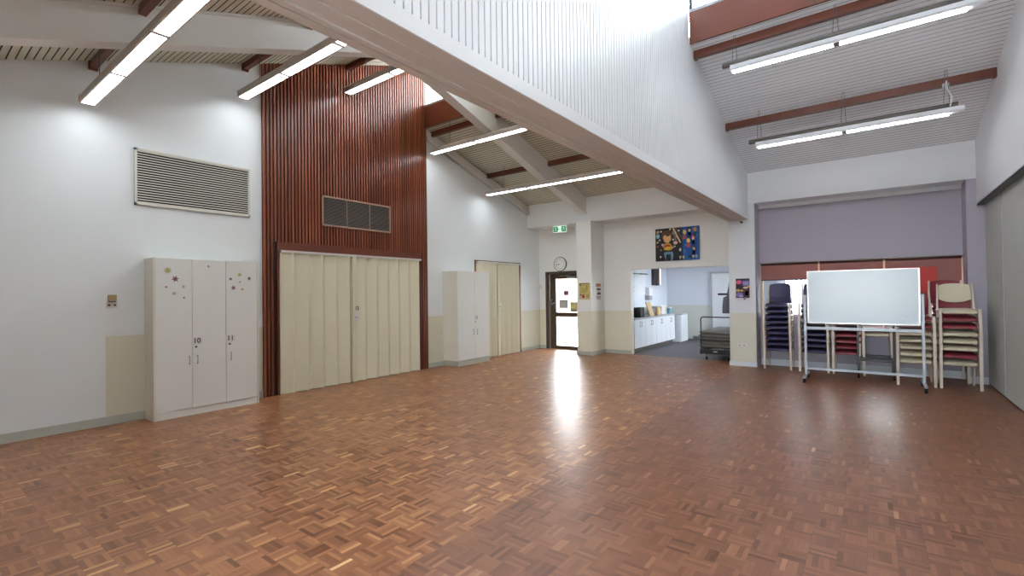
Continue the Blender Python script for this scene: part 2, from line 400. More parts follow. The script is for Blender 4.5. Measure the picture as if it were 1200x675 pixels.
# cedar panelling on the left wall
PY0, PY1, OY0, OY1, OZ = 3.43, 6.70, 3.66, 6.50, 2.20
b = MB()
def zt(y): return zn(y) if y < YC else zf(y)
b.xprism([(PY0, 0), (OY0, 0), (OY0, zn(OY0)), (PY0, zn(PY0))], XL, XL+.02, 1)
b.xprism([(OY1, 0), (YC, 0), (YC, zn(YC)), (OY1, zn(OY1))], XL, XL+.02, 1)
b.xprism([(OY0, OZ), (OY1, OZ), (OY1, zn(OY1)), (OY0, zn(OY0))], XL, XL+.02, 1)
per = .0551; y = PY0
while y < PY1-.02:
    y1 = y+per-.017; z0 = 0 if (y1 < OY0-.03 or y > OY1+.03) else OZ+.13
    za, zb = (zn(y), zn(y1)) if y1 < YC else (zf(YC), zf(YC))
    b.hexa([(XL+.019, y, z0), (XL+.042, y+.004, z0), (XL+.042, y1-.004, z0), (XL+.019, y1, z0)], [(XL+.019, y, za), (XL+.042, y+.004, za), (XL+.042, y1-.004, zb), (XL+.019, y1, zb)])
    y += per
b.box(XL, XL+.05, OY0-.03, OY1+.03, OZ, OZ+.13, 2); b.box(XL, XL+.05, OY0-.03, OY0, 0, OZ, 2); b.box(XL, XL+.05, OY1, OY1+.03, 0, OZ, 2)
b.box(XL, XL+.045, PY1-.03, PY1, 0, zf(YC)+.02, 2)
struct(b, 'wall_left_cedar', [SLAT, SLATD, SLATB])
# skirtings
struct(MB().box(XL, XL+.015, YB, 1.985, 0, .1).box(XL, XL+.015, 3.22, PY0, 0, .1), 'baseboard_left', SKIRT)
struct(MB().box(XL, XL+.015, PY1, 7.17, 0, .09).box(XL, XL+.015, 9.86, YF, 0, .09), 'baseboard_left_far', SKIRT)
struct(MB().box(XL, -7.07, YF-.015, YF, 0, .09).box(-5.30, -4.63, YF-.015, YF, 0, .09).box(-5.74, -5.30, 10.155, 10.17, 0, .09).box(-5.32, -5.305, 10.17, YF, 0, .09), 'baseboard_far', SKIRT)
struct(MB().box(XB0-.012, -1.82, YH-.015, YH, 0, .09), 'baseboard_column', SKIRTW)
struct(MB().box(-1.82, 1.19, YG-.018, YG, 0, .12).box(1.19, XP, YH-.018, YH, 0, .11), 'baseboard_grey', SKIRTW)

# right hand operable partition: grey panels under the upper wall
struct(MB().box(XP+.02, XP+.15, YB, YH, 0, 2.8), 'wall_right_lower', VOID)
y = YH
k = 0
while y > YB:
    y0 = max(y-1.2, YB)
    p = B(XP-.005 if False else XP, XP+.05, y0+.006, y-.006, .025, 2.775).build('partition_panel', PANEL)
    tag(p, ('grey folding partition panel in the right-hand corner beside the grey wall' if k == 0 else
            'grey folding partition panel in the right wall, %s from the grey end wall' % ['', 'second', 'third', 'fourth', 'fifth', 'sixth', 'seventh', 'eighth', 'ninth', 'tenth', 'eleventh', 'twelfth'][k]), 'partition', 'folding partition panels in the right wall')
    B(XP-.006, XP, y-.016, y-.006, .025, 2.775).build('edge_strip', ALU, p)
    if k == 2:
        B(XP-.004, XP, y-.15, y-.02, 2.44, 2.58).build('name_plate', PLATE, p)
        B(XP-.006, XP-.003, y-.11, y-.095, 2.455, 2.565).build('letter_mark', DARK, p)
    y = y0; k += 1
struct(B(XR, XP+.02, YB, YH, 2.775, 2.80), 'trim_9', BLACK)

# ------------------------------------------------------------------ accordion doors on the left wall
def accordion(idx, y0, y1, z1, mid, n0, n1, x, label_txt, tagz, am):
    d = MB(); d.box(x-.03, x+.03, y0, y1, z1-.035, z1)
    root = d.build('door_%d' % idx, SILVER, kind='structure')
    def leaf(a, c, n):
        b = MB(); pts = []
        per = (c-a)/n
        for i in range(n):
            pts += [(a+i*per, x-am), (a+i*per+.02, x-am*.92), (a+i*per+per*.66, x+am*.8), (a+i*per+per*.76, x+am*.88)]
        pts.append((c, x-am))
        th = .006; m = len(pts)
        vs = [(px, py, .008) for py, px in pts]+[(px, py, z1-.03) for py, px in pts]+[(px-th, py, .008) for py, px in pts]+[(px-th, py, z1-.03) for py, px in pts]
        fs = []
        for i in range(m-1):
            fs += [(i, i+1, m+i+1, m+i), (2*m+i, 3*m+i, 3*m+i+1, 2*m+i+1), (i, 2*m+i, 2*m+i+1, i+1), (m+i, m+i+1, 3*m+i+1, 3*m+i)]
        b.add(vs, fs); b.build('door_leaf', VINYLCREAM, root)
    leaf(y0+.01, mid-.02, n0); leaf(mid+.05, y1-.01, n1)
    B(x-.035, x+.04, mid-.02, mid-.004, .008, z1-.03).build('closing_post', VINYLCREAM, root)
    B(x-.035, x+.04, mid+.0, mid+.05, .008, z1-.03).build('closing_post', VINYLCREAM, root)
    pl = B(x+.04, x+.046, mid+.012, mid+.10, tagz-.20, tagz-.06).build('lock_plate', PLATE, root)
    MB().tube([(x+.046, mid+.03, tagz-.15), (x+.06, mid+.03, tagz-.15)], .008).build('lock_cylinder', BLACK, pl)
    if label_txt: text(label_txt, .085, (x+.048, mid+.05, tagz), (math.pi/2, 0, math.pi/2), BLACK, root)
    return root
accordion(1, 3.665, 6.49, 2.2, 4.93, 5, 6, XL+.07, '12', 1.27, .03)
accordion(2, 8.21, 9.83, 2.245, 8.93, 3, 4, XL+.06, '', 1.33, .042)
b = MB(); b.box(XL, XL+.02, 8.18, 8.21, 0, 2.27); b.box(XL, XL+.07, 9.83, 9.87, 0, 2.27); b.box(XL, XL+.03, 8.18, 9.87, 2.245, 2.27)
struct(b, 'trim_10', paint('brown_jamb', (120, 84, 58), .5))

# ------------------------------------------------------------------ exit door
b = MB(); yD = 10.93
b.box(-7.05, -6.98, YF-.02, YF+.16, 0, 2.06); b.box(-5.99, -5.95, YF-.02, YF+.16, 0, 2.06); b.box(-7.05, -5.95, YF-.02, YF+.16, 2.0, 2.06)
dr = b.build('door_3', BRONZE, kind='structure')
b = MB(); a0, a1 = -6.97, -6.0
b.box(a0, -6.79, yD, yD+.045, .001, 2.02); b.box(-6.14, a1, yD, yD+.045, .001, 2.02)
b.box(-6.79, -6.14, yD, yD+.045, 1.86, 2.02); b.box(-6.79, -6.14, yD, yD+.045, .855, .975); b.box(-6.79, -6.14, yD, yD+.045, .001, .09)
b.build('door_leaf', BRONZE, dr, bevel=.003)
B(-6.79, -6.14, yD+.02, yD+.026, .09, .855).build('glass_pane', GLASS, dr); B(-6.79, -6.14, yD+.02, yD+.026, .975, 1.86).build('glass_pane', GLASS, dr)
MB().tube([(-6.9, yD-.0, 1.32), (-6.9, yD-.04, 1.32), (-6.9, yD-.04, 1.18), (-6.9, yD, 1.18)], .008).build('door_handle', CHROME, dr)
MB().tube([(-6.87, yD-.0, 1.22), (-6.87, yD-.05, 1.22), (-6.80, yD-.05, 1.22)], .008).build('door_handle', CHROME, dr)
b = B(-6.42, -6.16, yD-.05, yD, 1.87, 1.92); b.build('door_closer', CHROME, dr)
MB().bar((-6.3, yD-.06, 1.95), (-6.62, yD-.06, 1.94), .02, .01, (0, 1, 0)).build('closer_arm', CHROME, dr)
s_ = B(-6.55, -6.40, yD+.012, yD+.018, 1.42, 1.55).build('window_notice', paint('dusky_red_notice', (168, 112, 112)), None); tag(s_, 'small dusky red notice stuck on the upper glass of the exit door', 'notice', 'notices on the glass exit door')
for k, (cx, cz) in enumerate(((-6.51, 1.485), (-6.44, 1.485))): B(cx-.022, cx+.022, yD+.008, yD+.012, cz-.04, cz+.04).build('printed_block', paint('dark_print', (104, 66, 70)), s_)
s_ = B(-6.70, -6.42, yD+.012, yD+.018, 1.08, 1.30).build('window_notice', paint('grey_paper', (196, 196, 202))); tag(s_, 'pale grey paper notice with a dark heading on the exit door glass', 'notice', 'notices on the glass exit door')
B(-6.70, -6.42, yD+.008, yD+.012, 1.275, 1.305).build('heading_bar', DARK, s_)
for q in range(5): B(-6.68, -6.46, yD+.009, yD+.012, 1.23-q*.03, 1.24-q*.03).build('text_line', paint('print_grey', (150, 150, 156)), s_)
s_ = B(-6.36, -6.15, yD+.012, yD+.018, .99, 1.25).build('window_notice', paint('tan_paper', (178, 166, 130))); tag(s_, 'tan and yellow notice low on the right of the exit door glass', 'notice', 'notices on the glass exit door')
B(-6.35, -6.17, yD+.008, yD+.012, 1.08, 1.17).build('printed_block', paint('yellow_print', (214, 196, 120)), s_)
B(-6.35, -6.17, yD+.008, yD+.012, 1.01, 1.05).build('printed_block', paint('grey_print', (128, 124, 116)), s_)

# ------------------------------------------------------------------ grey bay window behind the chairs
w = B(-1.82, 1.19, YG+.09, YG+.096, .98, 2.04).build('window_1', GLASS, kind='structure')
f = MB()
for a in (-1.82, -.835, .145, 1.15): f.box(a, a+.04, YG+.06, YG+.12, .98, 2.04)
f.box(-1.82, 1.19, YG+.06, YG+.12, .98, 1.02); f.box(-1.82, 1.19, YG+.06, YG+.12, 2.0, 2.04); f.build('window_frame', paint('cream_window_frame', (196, 178, 152)), w)
def blind(x0, x1, z0, lab):
    t = thing('roller_blind', ((x0+x1)/2, YG+.02, z0), lab, 'blind', 'maroon roller blinds behind the stacked chairs')
    BL = MATS['maroon_blind']
    b = B(x0, x1, YG+.025, YG+.029, z0, 1.99); b.build('blind_fabric', [BLIND], t)
    MB().tube([(x0, YG+.03, 2.005), (x1, YG+.03, 2.005)], .022).build('roller_tube', [paint('dark_maroon', (70, 34, 30))], t)
    B(x0, x1, YG+.018, YG+.036, z0-.015, z0+.005).build('bottom_rail', BLACK, t)
blind(-1.80, -.83, 1.70, 'maroon roller blind in the left pane, above the navy chair stacks')
blind(-.80, .15, 1.45, 'maroon roller blind in the middle pane, behind the whiteboard')
blind(.18, 1.17, 1.22, 'maroon roller blind in the right pane, above the cream chair stack')
tag(B(.40, .86, YG-.012, YG-.002, 1.20, 1.86).build('red_banner', paint('bright_red_cloth', (196, 62, 54))), 'bright red banner hanging in front of the right-hand blind behind the chairs', 'banner')

# ------------------------------------------------------------------ kitchen beyond the opening
ZK = 2.7
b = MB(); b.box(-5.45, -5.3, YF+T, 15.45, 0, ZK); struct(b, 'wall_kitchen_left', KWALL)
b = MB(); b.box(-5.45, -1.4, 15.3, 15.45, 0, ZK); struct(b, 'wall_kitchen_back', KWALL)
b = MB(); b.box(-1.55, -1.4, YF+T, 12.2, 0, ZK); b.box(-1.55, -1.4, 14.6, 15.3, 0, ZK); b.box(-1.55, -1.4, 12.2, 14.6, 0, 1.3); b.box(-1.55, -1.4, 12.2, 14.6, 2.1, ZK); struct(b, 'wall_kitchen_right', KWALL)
w = B(-1.48, -1.474, 12.2, 14.6, 1.3, 2.1).build('window_4', GLASS, kind='structure')  # hidden window, added to let more daylight into the kitchen
MB().box(-1.5, -1.45, 12.2, 14.6, 1.3, 1.35).box(-1.5, -1.45, 12.2, 14.6, 2.05, 2.1).box(-1.5, -1.45, 13.38, 13.42, 1.3, 2.1).build('window_frame', ALU, w)
struct(B(-5.45, -1.4, YF+T, 15.45, ZK, ZK+.1), 'ceiling_kitchen', WHITE)
struct(MB().box(-4.5, -1.55, 15.285, 15.3, 0, .1), 'baseboard_kitchen', paint('kitchen_skirting', (120, 122, 128)))
kd = B(-3.90, -3.05, 15.26, 15.29, .01, 2.01).build('door_4', paint('kitchen_door_white', (212, 216, 222)), kind='structure', bevel=.003)
f = MB(); f.box(-3.95, -3.90, 15.25, 15.3, 0, 2.06); f.box(-3.05, -3.0, 15.25, 15.3, 0, 2.06); f.box(-3.95, -3.0, 15.25, 15.3, 2.01, 2.06); f.build('door_frame', paint('door_frame_grey', (176, 176, 178)), kd)
B(-3.74, -3.42, 15.252, 15.26, 1.36, 1.42).build('door_plate', BLACK, kd)
MB().tube([(-3.12, 15.26, 1.0), (-3.12, 15.21, 1.0), (-3.24, 15.21, 1.0)], .01).build('door_handle', CHROME, kd)
# base units
CY = [11.08, 11.82, 12.56, 13.3, 14.05]
for i in range(4):
    y0, y1 = CY[i], CY[i+1]
    t = thing('base_cabinet', (-4.95, (y0+y1)/2, 0), 'white kitchen base cabinet under the worktop, %s from the opening' % ['nearest', 'second', 'third', 'fourth'][i], 'cabinet', 'kitchen base cabinets')
    MB().box(-5.28, -4.67, y0+.001, y1-.001, .1, .80).build('body', CABK, t); B(-5.28, -4.72, y0+.001, y1-.001, 0, .1).build('plinth', DARK, t)
    ym = (y0+y1)/2
    for a, c, h in ((y0+.003, ym-.002, ym-.05), (ym+.002, y1-.003, ym+.05)):
        d = B(-4.67, -4.65, a, c, .105, .795).build('door', CABK, t, bevel=.002)
        MB().tube([(-4.65, h, .74), (-4.62, h, .74), (-4.62, h, .63), (-4.65, h, .63)], .006, 6).build('handle', CHROME, d)
t = thing('end_cabinet', (-4.9, 14.4, 0), 'white cupboard at the far end of the kitchen counter', 'cabinet')
B(-5.28, -4.50, 14.12, 14.75, .01, .80).build('body', CABK, t); B(-4.5, -4.485, 14.14, 14.73, .05, .79).build('door', CABK, t)
tag(MB().box(-5.29, -4.62, 11.04, 14.1, .802, .835).box(-5.29, -4.46, 14.1, 14.8, .802, .835).build('worktop', WORKTOP, bevel=.003), 'grey kitchen worktop running along the base cabinets', 'worktop')
for i, (y0, y1) in enumerate(((11.1, 11.85), (11.85, 12.6))):
    t = thing('wall_cabinet', (-5.12, (y0+y1)/2, 1.41), 'white kitchen wall cabinet, %s' % ['nearest the opening', 'beside the dark-framed window'][i], 'cabinet', 'kitchen wall cabinets')
    B(-5.295, -4.97, y0+.001, y1-.001, 1.41, 2.2).build('body', CABK, t); d = B(-4.97, -4.95, y0+.003, y1-.003, 1.41, 2.2).build('door', CABK, t, bevel=.002)
    MB().tube([(-4.95, y1-.06, 1.62), (-4.92, y1-.06, 1.62), (-4.92, y1-.06, 1.50), (-4.95, y1-.06, 1.50)], .006, 6).build('handle', CHROME, d)
    if i == 1: B(-4.95, -4.946, y0+.1, y0+.22, 1.52, 1.66).build('paper_label', PLATE, d)
t = thing('open_vent_flap', (-4.9, 11.9, 1.96), 'black vent flap high on the white kitchen wall cabinets', 'vent')
MB().hexa([(-4.95, 11.2, 1.96), (-4.80, 11.2, 1.955), (-4.80, 12.4, 1.955), (-4.95, 12.4, 1.96)], [(-4.95, 11.2, 1.985), (-4.80, 11.2, 1.97), (-4.80, 12.4, 1.97), (-4.95, 12.4, 1.985)]).build('flap', DARK, t)
B(-4.84, -4.78, 11.9, 12.35, 1.95, 1.975).build('flap_handle', BLACK, t)
w = B(-5.30, -5.295, 14.0, 14.75, 1.7, 2.5).build('window_2', emit('daylit_blind', (240, 226, 220), 1.0), kind='structure')
MB().box(-5.3, -5.22, 14.2, 14.42, 1.68, 2.55).box(-5.3, -5.2, 13.96, 14.0, 1.68, 2.55).build('window_frame', BLACK, w)
# things on the worktop
t = thing('dish_rack', (-4.85, 11.85, .835), 'black slotted rack standing at the near end of the kitchen worktop', 'rack')
b = MB(); b.box(-4.95, -4.75, 11.72, 11.76, .835, 1.09); b.box(-4.95, -4.75, 11.94, 11.98, .835, 1.09)
b.box(-4.95, -4.75, 11.72, 11.98, .835, .85); b.build('rack_frame', BLACK, t)
b = MB()
for q in range(6): b.box(-4.95, -4.76, 11.76, 11.94, .87+q*.038, .885+q*.038)
b.build('rack_shelves', DARK, t)
tag(MB().hexa([(-4.78, 12.42, .836), (-4.755, 12.42, .836), (-4.755, 12.72, .836), (-4.78, 12.72, .836)], [(-4.90, 12.42, 1.22), (-4.875, 12.42, 1.22), (-4.875, 12.72, 1.22), (-4.90, 12.72, 1.22)]).build('chopping_board', WOODL, bevel=.003), 'pale wooden board leaning upright on the kitchen worktop', 'board')
t = thing('tap', (-4.85, 13.0, .835), 'chrome swan-neck tap over the kitchen sink', 'tap')
MB().tube([(-4.95, 13.0, .835), (-4.95, 13.0, 1.0), (-4.92, 13.0, 1.05), (-4.82, 13.0, 1.04), (-4.80, 13.0, .98)], .013).build('spout', CHROME, t)
MB().tube([(-4.95, 12.85, .835), (-4.95, 12.85, .90), (-4.91, 12.85, .90)], .012).build('tap_lever', CHROME, t)
t = thing('jug', (-4.85, 13.2, .835), 'orange and cream jug beside the kitchen tap', 'jug')
MB().tube([(-4.85, 13.22, .836), (-4.85, 13.22, .9), (-4.85, 13.22, 1.04), (-4.85, 13.22, 1.06)], [.06, .075, .05, .055], 14).build('body', paint('orange_glaze', (222, 190, 140), .3), t, smooth=True)
MB().tube([(-4.81, 13.27, 1.02), (-4.78, 13.31, .99), (-4.79, 13.3, .92), (-4.82, 13.27, .9)], .008).build('handle', paint('cream_glaze', (232, 214, 180), .3), t)
t = thing('microwave', (-4.9, 13.6, .835), 'white box-shaped microwave on the kitchen worktop', 'microwave')
B(-5.15, -4.82, 13.42, 13.88, .836, 1.08).build('body', CABK, t, bevel=.008); B(-4.82, -4.812, 13.45, 13.76, .86, 1.06).build('door', PLATE, t); B(-4.82, -4.81, 13.78, 13.86, .86, 1.06).build('control_panel', paint('panel_grey', (170, 174, 180)), t)
t = thing('canister', (-4.85, 14.15, .835), 'teal canister at the far end of the kitchen worktop', 'canister')
MB().tube([(-4.85, 14.15, .836), (-4.85, 14.15, 1.0)], .07, 16).build('body', paint('teal_tin', (96, 138, 150), .4), t, smooth=True); MB().tube([(-4.85, 14.15, 1.0), (-4.85, 14.15, 1.03)], .072, 16).build('lid', PLATE, t)
t = thing('towel_dispenser', (-5.2, 13.5, 1.3), 'white and grey paper towel dispenser on the kitchen wall above the sink', 'dispenser')
B(-5.3, -5.15, 13.4, 13.66, 1.38, 1.62).build('body', paint('dispenser_white', (232, 232, 236), .3), t, bevel=.01); B(-5.3, -5.16, 13.42, 13.64, 1.25, 1.38).build('tray', paint('dispenser_grey', (150, 150, 156), .3), t, bevel=.01)
t = thing('hanging_coat', (-2.86, 12.95, .95), 'dark grey coat hanging beside the white kitchen door', 'coat')
MB().tube([(-2.86, 12.95, 1.95), (-2.86, 12.95, 2.0)], .03).build('hook', BLACK, t)
b = MB(); n = 14
prof = [(.92, .20), (1.1, .19), (1.32, .17), (1.36, .10), (1.6, .06), (1.95, .02)]
vs = []; 
for z, r in prof:
    for q in range(n):
        a = 2*math.pi*q/n; rr = r*(1+.12*math.sin(3*a+z*4)); vs.append((-2.86+rr*math.cos(a), 12.95+rr*.5*math.sin(a), z))
fs = [(i*n+q, i*n+(q+1) % n, (i+1)*n+(q+1) % n, (i+1)*n+q) for i in range(len(prof)-1) for q in range(n)] + [tuple(range(n))[::-1]]
b.add(vs, fs); b.build('coat_cloth', paint('charcoal_cloth', (88, 88, 96), .8), t, smooth=True)
t = thing('coat_stand', (-2.86, 12.95, 0), 'dark coat stand holding the grey coat beside the kitchen door', 'stand')
MB().tube([(-2.86, 12.95, .03), (-2.86, 12.95, 2.02)], .016, 10).build('pole', DARK, t); MB().tube([(-2.86, 12.95, 0), (-2.86, 12.95, .03)], .17, 20).build('base', DARK, t)
t = thing('added_ceiling_light', (-3.4, 13.0, ZK-.08), 'added ceiling light, out of view inside the kitchen', 'light')
B(-3.5, -3.2, 12.3, 13.8, ZK-.06, ZK).build('housing', FIXW, t); B(-3.48, -3.22, 12.32, 13.78, ZK-.08, ZK-.06).build('diffuser', emit('kitchen_fill_diffuser', (236, 242, 255), 7), t)  # lamp above the visible opening, added to light the kitchen

# trolley of folded tables in the kitchen opening
t = thing('table_trolley', (-2.7, 11.6, 0), 'black steel trolley carrying folded tables in the kitchen opening', 'trolley')
for yy in (10.76,):
    b = MB().tube([(-3.0, yy, .12), (-3.0, yy, .88), (-2.985, yy, .915), (-2.96, yy, .93), (-2.41, yy, .93), (-2.385, yy, .915), (-2.37, yy, .88), (-2.37, yy, .12)], .013)
    b.build('push_rail', BLACK, t, smooth=True)
b = MB()
for xx in (-3.0, -2.38): b.box(xx-.02, xx+.02, 10.74, 12.52, .16, .235)
for yy in (10.75, 12.49): b.box(-3.02, -2.36, yy-.02, yy+.02, .14, .24); b.box(-3.02, -2.36, yy-.012, yy+.012, .415, .45)
b.build('chassis', BLACK, t)
B(-2.74, -2.66, 10.728, 10.732, .185, .205).build('maker_plate', PLATE, t)
for xx in (-2.91, -2.47):
    for yy in (10.85, 12.4):
        c = MB().tube([(xx, yy, .15), (xx, yy, .05)], .014).build('caster', DARK, t); MB().tube([(xx-.014, yy, .034), (xx+.014, yy, .034)], .034, 14).build('wheel', RUBBER, c)
for i in range(5):
    z0 = .252+i*.074; sh = .012*((i*7) % 3)
    q = thing('folding_table', (-2.7, 11.6, z0), 'folded grey table lying flat on the trolley, %s' % ['lowest', 'second from the bottom', 'in the middle', 'second from the top', 'topmost'][i], 'table', 'folded tables on the trolley')
    B(-3.06+sh, -2.36-.01+sh*.3, 10.79+sh, 12.45, z0+.035, z0+.068).build('tabletop', SLABG, q, bevel=.006)
    B(-3.02+sh, -2.40, 10.83, 12.4, z0, z0+.034).build('folded_frame', BLACK if i in (0,) else DARK, q)

# ------------------------------------------------------------------ pendant light fittings
def pendant_left(y, z, nm, zroof, lab):
    x0 = XL+.2; L = 1.175; x1 = x0+3*L
    t = thing('pendant_light', ((x0+x1)/2, y, z), lab, 'light', 'long pendant lights in the left bay')
    b = MB()
    pr = [(y-.072, z), (y-.075, z+.06), (y-.06, z+.09), (y+.06, z+.09), (y+.075, z+.06), (y+.072, z)]
    b.xprism(pr, x0, x1); b.build('housing', FIX, t)
    for i in range(3):
        a, c = x0+i*L+.012, x0+(i+1)*L-.05
        d = B(a, c, y-.052, y+.056, z-.002, z+.003).build('diffuser', LENS, t)
        B(c+.012, c+.045, y-.07, y+.07, z-.004, z+.012).build('joint_cap', FIX, t)
        l = MB()
        for q in range(3): l.box(c-.012-q*.02, c-.006-q*.02, y-.052, y+.052, z-.006, z-.002)
        l.build('louvre', FIX, t)
    B(x0-.006, x0, y-.074, y+.074, z, z+.088).build('end_cap', FIX, t)
    for xx in (x0+.5, x1-.5): MB().tube([(xx, y, z+.08), (xx, y, zroof(y)-.0)], .004, 6).build('hanging_wire', DARK, t)
pendant_left(1.41, 3.70, 3, zn, 'long white pendant light at the upper left, nearest the camera')
pendant_left(3.085, 4.30, 3, zn, 'second long pendant light, crossing the left end of the red timber wall')
pendant_left(4.78, 4.92, 3, zn, 'short-looking pendant light high in front of the red timber wall')
pendant_left(6.715, 4.33, 3, zf, 'long pendant light under the upper end of the far sloping ceiling')
pendant_left(8.43, 3.76, 3, zf, 'long pendant light closest to the clock and exit sign')
def pendant_right(y, z, zroof, lab, cable):
    x0, x1, L = -1.45, .86, 1.155
    t = thing('batten_light', ((x0+x1)/2, y, z), lab, 'light', 'hanging batten lights in the right bay')
    b = MB(); b.xprism([(y-.05, z+.02), (y-.065, z+.04), (y-.065, z+.085), (y+.065, z+.085), (y+.065, z+.04), (y+.05, z+.02)], x0, x1+.12); b.build('housing', FIXW, t)
    for i in range(2):
        a, c = x0+.03+i*L, x0+(i+1)*L-.03
        B(a, c, y-.022, y+.022, z, z+.02).build('diffuser', LENSR, t)
    B(x0+L-.03, x0+L+.03, y-.032, y+.032, z+.002, z+.02).build('joint_cap', DARK, t)
    MB().tube([(x0-.10, y-.02, z+.115), (x1+.06, y-.02, z+.115)], .036, 12).build('hanging_tube', DARK, t, smooth=True)
    for xx in (x0+.05, x0+1.15, x1-.05):
        for dd in (-.03, .03): MB().tube([(xx+dd, y-.02, z+.14), (xx+dd*.3, y-.02, zroof(y))], .003, 6).build('hanging_wire', DARK, t)
    if cable:
        MB().tube([(x1-.02, y-.05, z+.10), (x1-.0, y-.09, z+.2), (x1-.05, y-.06, z+.34), (x1-.04, y+.05, z+.47), (x1-.04, y+.13, zroof(y+.13)-.1)], .009, 8).build('power_cable', FIXW, t, smooth=True)
        MB().tube([(x1-.04, y+.14, zroof(y+.14)-.14), (x1-.04, y+.14, zroof(y+.14)-.09)], .035, 12).build('ceiling_rose', FIXW, t)
pendant_right(6.79, 4.37, zf, 'twin-tube batten light nearer the camera in the right bay', False)
for yy, zz, w in ((1.41, 3.70, 'nearest the added back window'), (3.085, 4.30, 'in the middle of the near slope'), (4.78, 4.92, 'highest on the near slope')):
    pendant_right(yy, zz, zn, 'added out-of-view batten light under the right bay near roof, '+w, False)  # extra battens out of view, added to brighten the right bay
pendant_right(8.44, 3.76, zf, 'twin-tube batten light with a white power cable, farther in the right bay', True)

# ------------------------------------------------------------------ grilles on the left wall
t = thing('wall_grille', (XL, 2.57, 2.65), 'large white louvred air grille on the white left wall above the cabinet', 'grille')
y0, y1, z0, z1 = 1.887, 3.25, 2.655, 3.355
B(XL+.001, XL+.004, y0, y1, z0, z1).build('duct_opening', VOID, t)
b = MB(); b.box(XL, XL+.03, y0, y0+.025, z0, z1); b.box(XL, XL+.03, y1-.025, y1, z0, z1); b.box(XL, XL+.03, y0, y1, z0, z0+.03); b.box(XL, XL+.03, y0, y1, z1-.025, z1); b.build('frame', GRILLE_W, t)
b = MB(); n = 21
for i in range(n):
    z = z0+.035+(z1-z0-.07)*i/(n-1)
    b.hexa([(XL+.006, y0+.02, z+.004), (XL+.024, y0+.02, z-.007), (XL+.024, y1-.02, z-.007), (XL+.006, y1-.02, z+.004)], [(XL+.006, y0+.02, z+.010), (XL+.024, y0+.02, z+.005), (XL+.024, y1-.02, z+.005), (XL+.006, y1-.02, z+.010)])
b.build('louvre_blades', GRILLE_W, t)
XS = XL+.043
t = thing('wall_grille', (XS, 5.06, 2.65), 'dark three-section air grille with a beige frame on the red timber wall', 'grille')
y0, y1, z0, z1 = 4.37, 5.762, 2.65, 3.15
B(XS+.001, XS+.004, y0, y1, z0, z1).build('duct_opening', VOID, t)
b = MB(); b.box(XS, XS+.03, y0, y0+.022, z0, z1); b.box(XS, XS+.03, y1-.022, y1, z0, z1); b.box(XS, XS+.03, y0, y1, z0, z0+.025); b.box(XS, XS+.03, y0, y1, z1-.025, z1)
for q in (1, 2): b.box(XS, XS+.026, y0+(y1-y0)*q/3-.005, y0+(y1-y0)*q/3+.005, z0, z1)
b.build('frame', GRILLE_F, t)
b = MB(); n = 24
for i in range(n):
    z = z0+.03+(z1-z0-.06)*i/(n-1)
    b.hexa([(XS+.006, y0+.02, z), (XS+.02, y0+.02, z-.006), (XS+.02, y1-.02, z-.006), (XS+.006, y1-.02, z)], [(XS+.006, y0+.02, z+.005), (XS+.02, y0+.02, z+.001), (XS+.02, y1-.02, z+.001), (XS+.006, y1-.02, z+.005)])
b.build('louvre_blades', GRILLE_D, t)

# ------------------------------------------------------------------ tall cabinets
def star(y, z, r, pts, x, mat, parent, th=.0012):
    b = MB(); n = pts*2; vs = []
    for i in range(n):
        a = math.pi*i/pts + .2; rr = r if i % 2 == 0 else r*.45
        vs.append((x, y+rr*math.cos(a), z+rr*math.sin(a)))
    b.hexa(vs, [(x+th, v[1], v[2]) for v in vs])
    return b.build('snowflake_sticker', mat, parent)
GOLD = paint('gold_sticker', (178, 172, 112)); PLUM = paint('plum_sticker', (128, 88, 100)); SLATEST = paint('slate_sticker', (110, 98, 118)); TAN = paint('tan_sticker', (184, 172, 140)); NUM = paint('navy_ink', (44, 52, 92))
t = thing('tall_cabinet', (-7.09, 2.605, 0), 'white three-door cabinet with snowflake stickers against the left wall', 'cabinet')
b = MB(); X0, X1 = XL+.001, -6.95
b.box(X0, X1+.02, 1.985, 2.003, 0, 1.99); b.box(X0, X1+.02, 3.205, 3.225, 0, 1.99); b.box(X0, X1, 2.003, 3.205, .09, 1.985)
b.build('body', CABS, t, bevel=.002)
B(X0, X1+.005, 2.003, 3.205, 0, .088).build('plinth', CABW, t)
doors = []
for a, c in ((2.005, 2.398), (2.402, 2.795), (2.799, 3.203)):
    doors.append(B(X1, X1+.02, a, c, .095, 1.985).build('door', CABW, t, bevel=.002))
xf = X1+.02
for d, h in ((doors[0], 2.362), (doors[1], 2.452), (doors[2], 2.852)):
    MB().tube([(xf, h, .755), (xf+.022, h, .755), (xf+.028, h, .74), (xf+.028, h, .668), (xf+.022, h, .653), (xf, h, .653)], .006, 6).build('handle', CHROME, d, smooth=True)
for d, h, s in ((doors[1], 2.452, '10'), (doors[2], 2.852, '11')):
    pl = B(xf, xf+.002, h-.058, h+.058, .89, .99).build('number_label', PLATE, d)
    text(s, .088, (xf+.003, h, .94), (math.pi/2, 0, math.pi/2), NUM, pl)
    MB().tube([(xf, h-.01, .865), (xf+.008, h-.01, .865)], .012, 12).build('lock', BLACK, d)
